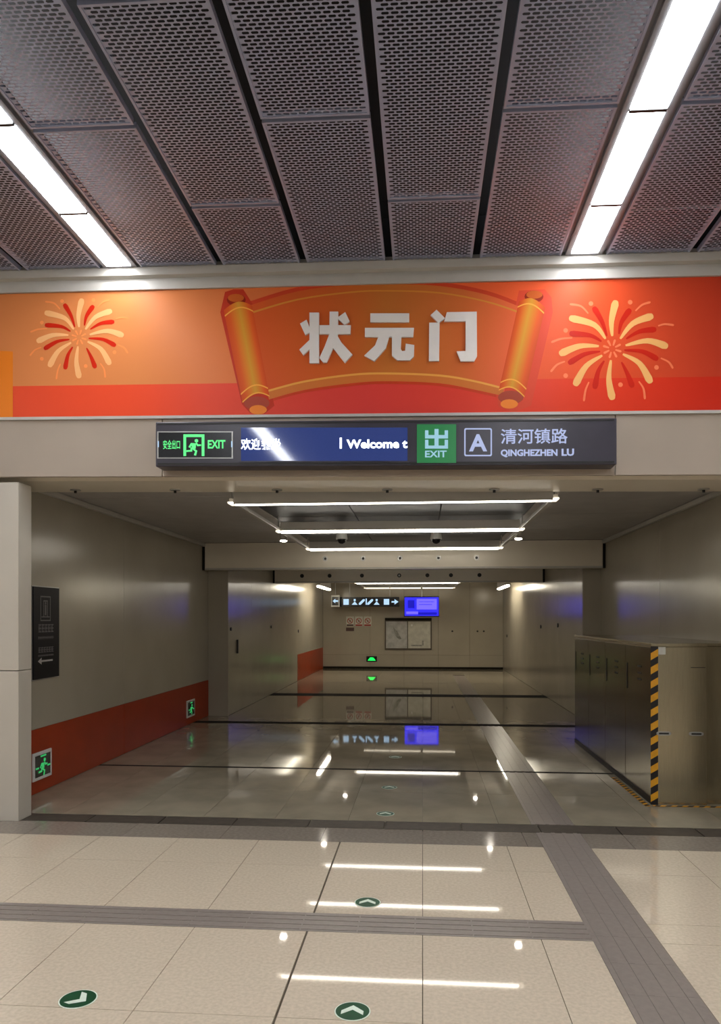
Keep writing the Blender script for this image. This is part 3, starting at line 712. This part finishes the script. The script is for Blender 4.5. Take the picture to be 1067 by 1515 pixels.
# hazard tape on the floor
def floor_tape(x0, y0, x1, y1, along, label):
    r = None; b = MB(); b.box(x0, y0, .0006, x1, y1, .0016, mi=0)
    L = (x1 - x0) if along == 'x' else (y1 - y0); n = int(L / .085)
    for k in range(n):
        a = L * k / n; w = L / n * .5; s = L / n * .35
        if along == 'x': q = [(x0 + a, y0), (x0 + a + w, y0), (min(x1, x0 + a + w + s), y1), (x0 + a + s, y1)]
        else: q = [(x0, y0 + a), (x1, y0 + a + s), (x1, min(y1, y0 + a + w + s)), (x0, y0 + a + w)]
        b.prism([(p[0], p[1], .0017) for p in q], (0, 0, .0006), 1)
    o = b.build('floor_tape', [M['yellow'], M['tape_black']]); props(o, label, 'tape', 'striped tape on the floor by the cabinet')
floor_tape(CX0, CY0 - .065, NR - .1, CY0 - .02, 'x', 'yellow and black floor tape along the cabinet front')
floor_tape(CX0 - .075, CY0 - .065, CX0 - .03, CY0 + 1.1, 'y', 'yellow and black floor tape along the cabinet side')

# ---- hanging light frames in the passage
def frame(bars, x0, x1, z, label, dim=()):
    r = root('hanging_light_frame', ((x0 + x1) / 2, bars[0], z), label, 'ceiling light', 'hanging light frames in the passage')
    for x in (x0, x1):
        if len(bars) > 1:
            MB().box(x - .022, bars[0], z + .012, x + .022, bars[-1], z + .05, bev=.004).build('side_rail', M['trim'], r)
    for k, y in enumerate(bars):
        c = MB().box(x0 + .03, y - .03, z + .012, x1 - .03, y + .03, z + .115, bev=.006).build('cross_bar', M['trim'], r)
        MB().cyl((x0 + .04, y, z - .004), (x1 - .04, y, z - .004), .0155, n=12).build('light_tube', M['tube_dim'] if k in dim else M['tube'], c)
        if y < 7: MB().box(x0 + .03, y - .040, z - .010, x1 - .03, y - .0305, z + .115).build('added_shield_lip', M['trim'], c)  # lip added to hold the first tube's light off the soffit
        for x in (x0, x1):
            MB().box(x - .022, y - .05, z - .004, x + .022, y + .10, z + .0115, bev=.004).build('corner_lamp', M['tube_dim'], r)
            MB().cyl((x, y, z + .05), (x, y, TZ), .008, n=8).build('hanger_rod', M['alu'], r)
    return r
frame((6.62, 8.82, 11.12), -1.73, 1.16, 2.67, 'hanging frame of three white light tubes nearest the passage mouth')
frame((12.9,), -1.73, 1.05, 2.69, 'single hanging light tube just behind the first beam')
frame((20.4, 23.75), -1.85, 1.0, 2.60, 'farthest hanging frame of light tubes near the end wall', dim=(1,))
for k, (x, lb) in enumerate(((-2.75, 'short linear wall lamp at far left of the passage end'), (2.2, 'short linear wall lamp at far right of the passage end'))):
    r = root('linear_wall_lamp', (x, 19.6, 2.46), lb, 'lamp', 'linear lamps by the end wall')
    MB().box(x - .05, 19.5, 2.50, x + .05, 21.8, TZ - .001).build('housing', M['trim'], r)
    MB().box(x - .045, 19.5, 2.46, x + .045, 21.8, 2.50, bev=.008).build('diffuser', M['end_lamp'], r)
# spots
for (y, w) in ((9.95, 'in front of the first beam'), (14.1, 'between the two beams'), (18.0, 'beyond the second beam')):
    for (x, s) in ((-1.88, 'left'), (1.26, 'right')):
        r = root('downlight', (x, y, 2.68), 'small round downlight %s, %s of the light frame' % (w, s), 'downlight', 'small round downlights')
        MB().cyl((x, y, 2.685), (x, y, TZ - .001), .05, .05, n=20).build('housing', M['trim'], r)
        MB().cyl((x, y, 2.672), (x, y, 2.685), .042, .046, n=20).build('lens', M['spot'], r)
# dome cameras
for (x, y, s) in ((-1.08, 9.9, 'left'), (.18, 10.0, 'right')):
    r = root('dome_camera', (x, y, 2.63), 'small dome security camera under the passage ceiling, %s of the pair' % s, 'camera', 'dome cameras')
    MB().cyl((x, y, 2.72), (x, y, TZ - .001), .075, .06, n=20).build('mount', M['white'], r)
    MB().cyl((x, y, 2.69), (x, y, 2.72), .078, .078, n=20).build('collar', M['white'], r)
    MB().sphere((x, y, 2.69), .062, half=True).build('dome', M['black'], r, smooth=True)
# sprinklers in the near ceiling
for x, s in ((-3.05, 'by the left wall'), (-2.15, 'second from the left wall'), (-1.25, 'third from the left wall'), (-.3, 'above the middle'), (.6, 'third from the right wall'), (1.45, 'second from the right wall'), (2.3, 'by the right wall')):
    y = 6.32; zz = LB - TH * x
    r = root('sprinkler', (x, y, zz - .03), 'small ceiling sprinkler at the passage mouth, %s' % s, 'sprinkler', 'ceiling sprinklers')
    MB().cyl((x, y, zz - .010), (x, y, zz - .001), .045, n=16).build('flange', M['alu'], r)
    MB().cyl((x, y, zz - .03), (x, y, zz - .010), .012, n=8).build('nozzle', M['steel_dark'], r)

# ---- far end: hanging direction sign, screen, posters
GY = 23.2
x0, _, z1 = on_y(503, 883.5, GY); x1, _, z0 = on_y(591, 897.5, GY)
ds = root('direction_sign', ((x0 + x1) / 2, GY, z0), 'dark hanging direction sign with white pictograms at the passage end', 'sign')
MB().box(x0, GY, z0, x1, GY + .14, z1, bev=.01).build('housing', M['black'], ds)
for x in (x0 + .3, x1 - .3): MB().cyl((x, GY + .07, z1), (x, GY + .07, TZ), .015, n=8).build('hanger_rod', M['alu'], ds)
H_ = z1 - z0; W_ = x1 - x0
def gi(u, v): return (x0 + u * W_, GY - .002, z0 + v * H_)
def gbox(b, u0, v0, u1, v1): b.prism([gi(u0, v0), gi(u1, v0), gi(u1, v1), gi(u0, v1)], (0, -.003, 0))
b = MB(); gbox(b, .06, .2, .15, .8); b.build('pictogram', M['e_icon'], ds)
for c in (.25, .62):
    b = MB(); b.prism([gi(c - .05, .2), gi(c + .05, .2), gi(c, .55)], (0, -.003, 0)); b.prism([gi(c - .016, .58), gi(c + .016, .58), gi(c + .016, .8), gi(c - .016, .8)], (0, -.003, 0)); b.build('pictogram', M['e_icon'], ds)
for c in (.37, .51):
    b = MB(); b.prism([gi(c - .05, .2), gi(c - .02, .2), gi(c + .05, .62), gi(c + .05, .78), gi(c + .02, .78), gi(c - .05, .36)], (0, -.003, 0)); b.build('pictogram', M['e_icon'], ds)
b = MB(); gbox(b, .435, .2, .455, .85); b.build('pictogram', M['e_icon'], ds)
b = MB(); gbox(b, .74, .2, .83, .8); b.build('pictogram', M['e_icon'], ds)
b = MB(); gbox(b, .87, .42, .93, .58); b.prism([gi(.92, .22), gi(.985, .5), gi(.92, .78)], (0, -.003, 0)); b.build('arrow', M['e_icon'], ds)
x2, _, z3 = on_y(490, 880.5, GY - .4); x3, _, z2 = on_y(502, 898, GY - .4)
es = root('end_sign', ((x2 + x3) / 2, GY - .4, z2), 'small white framed hanging sign with left arrow beside the direction sign', 'sign')
MB().box(x2, GY - .4, z2, x3, GY - .26, z3, bev=.01).build('frame', M['white'], es)
MB().box(x2 + .03, GY - .404, z2 + .05, x3 - .02, GY - .4, z3 - .05).build('panel', M['black'], es)
b = MB(); zc = (z2 + z3) / 2; b.prism([(x2 + .05, GY - .406, zc), (x2 + .13, GY - .406, zc + .07), (x2 + .13, GY - .406, zc - .07)], (0, -.003, 0)); b.box(x2 + .13, GY - .409, zc - .025, x3 - .03, GY - .406, zc + .025); b.build('arrow', M['e_icon'], es)
MB().cyl(((x2 + x3) / 2, GY - .33, z3), ((x2 + x3) / 2, GY - .33, TZ), .012, n=8).build('hanger_rod', M['alu'], es)
x0, _, z1 = on_y(598, 882.5, GY); x1, _, z0 = on_y(650, 912.5, GY)
mo = root('information_screen', ((x0 + x1) / 2, GY, z0), 'glowing blue hanging information screen at the passage end', 'screen')
MB().box(x0, GY, z0, x1, GY + .12, z1, bev=.012).build('housing', M['black'], mo)
MB().cyl(((x0 + x1) / 2, GY + .06, z1), ((x0 + x1) / 2, GY + .06, TZ), .03, n=10).build('hanger_rod', M['alu'], mo)
W_ = x1 - x0; H_ = z1 - z0
sc = MB().box(x0 + .02, GY - .004, z0 + .03, x1 - .02, GY, z1 - .03).build('display', M['e_blue'], mo)
def pane(u0, v0, u1, v1, m): MB().box(x0 + u0 * W_, GY - .006, z0 + v0 * H_, x1 - (1 - u1) * W_, GY - .0042, z0 + v1 * H_).build('display_pane', M[m], sc)
pane(.36, .36, .93, .88, 'e_violet'); pane(.06, .13, .40, .26, 'e_violet'); pane(.40, .09, .94, .22, 'e_deep'); pane(.1, .42, .30, .82, 'e_deep'); pane(.42, .72, .86, .76, 'e_blue'); pane(.42, .58, .80, .62, 'e_blue')
# map case
x0, _, z1 = on_y(569.5, 914, YE - .05); x1, _, z0 = on_y(639, 961.5, YE - .05)
mp_ = root('map_case', ((x0 + x1) / 2, YE, z0), 'wall map case holding two pale maps on the end wall', 'map')
MB().box(x0, YE - .05, z0, x1, YE - .001, z1, bev=.006).build('case', M['case'], mp_)
MB().box(x0 + .01, YE - .056, z1 - .09, x1 - .01, YE - .05, z1 - .01).build('title_strip', M['joint'], mp_)
for k, (a, b_) in enumerate(((x0 + .04, x0 + .72), (x0 + .75, x1 - .04))):
    s = MB().box(a, YE - .054, z0 + .05, b_, YE - .05, z1 - .12).build('map_sheet', M['paper2'] if k == 0 else M['paper'], mp_)
    b = MB()
    if k == 0:
        b.prism([(a + .22, YE - .0542, z0 + .75), (a + .36, YE - .0542, z0 + .6), (a + .5, YE - .0542, z0 + .35), (a + .42, YE - .0542, z0 + .33), (a + .3, YE - .0542, z0 + .45), (a + .26, YE - .0542, z0 + .6)], (0, -.001, 0))
    else:
        b.box(a + .1, YE - .0552, z0 + .12, a + .45, YE - .0542, z0 + .16); b.box(a + .45, YE - .0552, z0 + .14, a + .5, YE - .0542, z0 + .3)
    b.build('map_print', M['ink'], s)
    if k == 1: MB().cyl((a + .12, YE - .0542, z1 - .24), (a + .12, YE - .0555, z1 - .24), .035, n=14).build('map_logo', M['white'], s)
# prohibition notices
for k, (px, lb) in enumerate(((518, 'leftmost of the three round prohibition notices on the end wall, brown plate below'), (531, 'middle round prohibition notice on the end wall'), (544, 'rightmost round prohibition notice on the end wall'))):
    x, _, z = on_y(px, 919, YE - .01)
    r = root('prohibition_notice', (x, YE, z - .3), lb, 'notice', 'prohibition notices on the end wall')
    MB().box(x - .125, YE - .008, z - .16, x + .125, YE - .001, z + .15, bev=.003).build('plate', M['paper'], r)
    MB().ring((x, YE - .008, z + .01), .072, .095, (0, -1, 0), .003).build('red_ring', M['red'], r)
    b = MB(); b.prism([(x - .06, YE - .0085, z + .055), (x - .045, YE - .0085, z + .07), (x + .06, YE - .0085, z - .035), (x + .045, YE - .0085, z - .05)], (0, -.002, 0)); b.build('slash', M['red'], r)
    b = MB(); b.box(x - .03, YE - .0095, z - .04, x + .03, YE - .0085, z + .05); b.build('pictogram', M['ink'], r)
    MB().box(x - .11, YE - .010, z - .155, x + .11, YE - .008, z - .105).build('caption', M['red'] if k else M['brown'], r)
    if k == 0: MB().box(x - .13, YE - .010, z - .32, x + .13, YE - .001, z - .21).build('lower_plate', M['brown'], r)
# green exit lamp low on the end wall
x, _, z = on_y(550, 975, YE - .02)
gl = root('exit_lamp', (x, YE, z - .08), 'small glowing green exit lamp low on the end wall', 'sign')
MB().box(x - .17, YE - .02, z - .09, x + .17, YE - .001, z + .09, bev=.004).build('housing', M['black'], gl)
b = MB(); b.prism([(x - .13, YE - .0205, z - .05), (x + .13, YE - .0205, z - .05), (x + .05, YE - .0205, z + .05), (x - .05, YE - .0205, z + .05)], (0, -.002, 0)); b.build('glowing_arrow', M['e_green3'], gl)
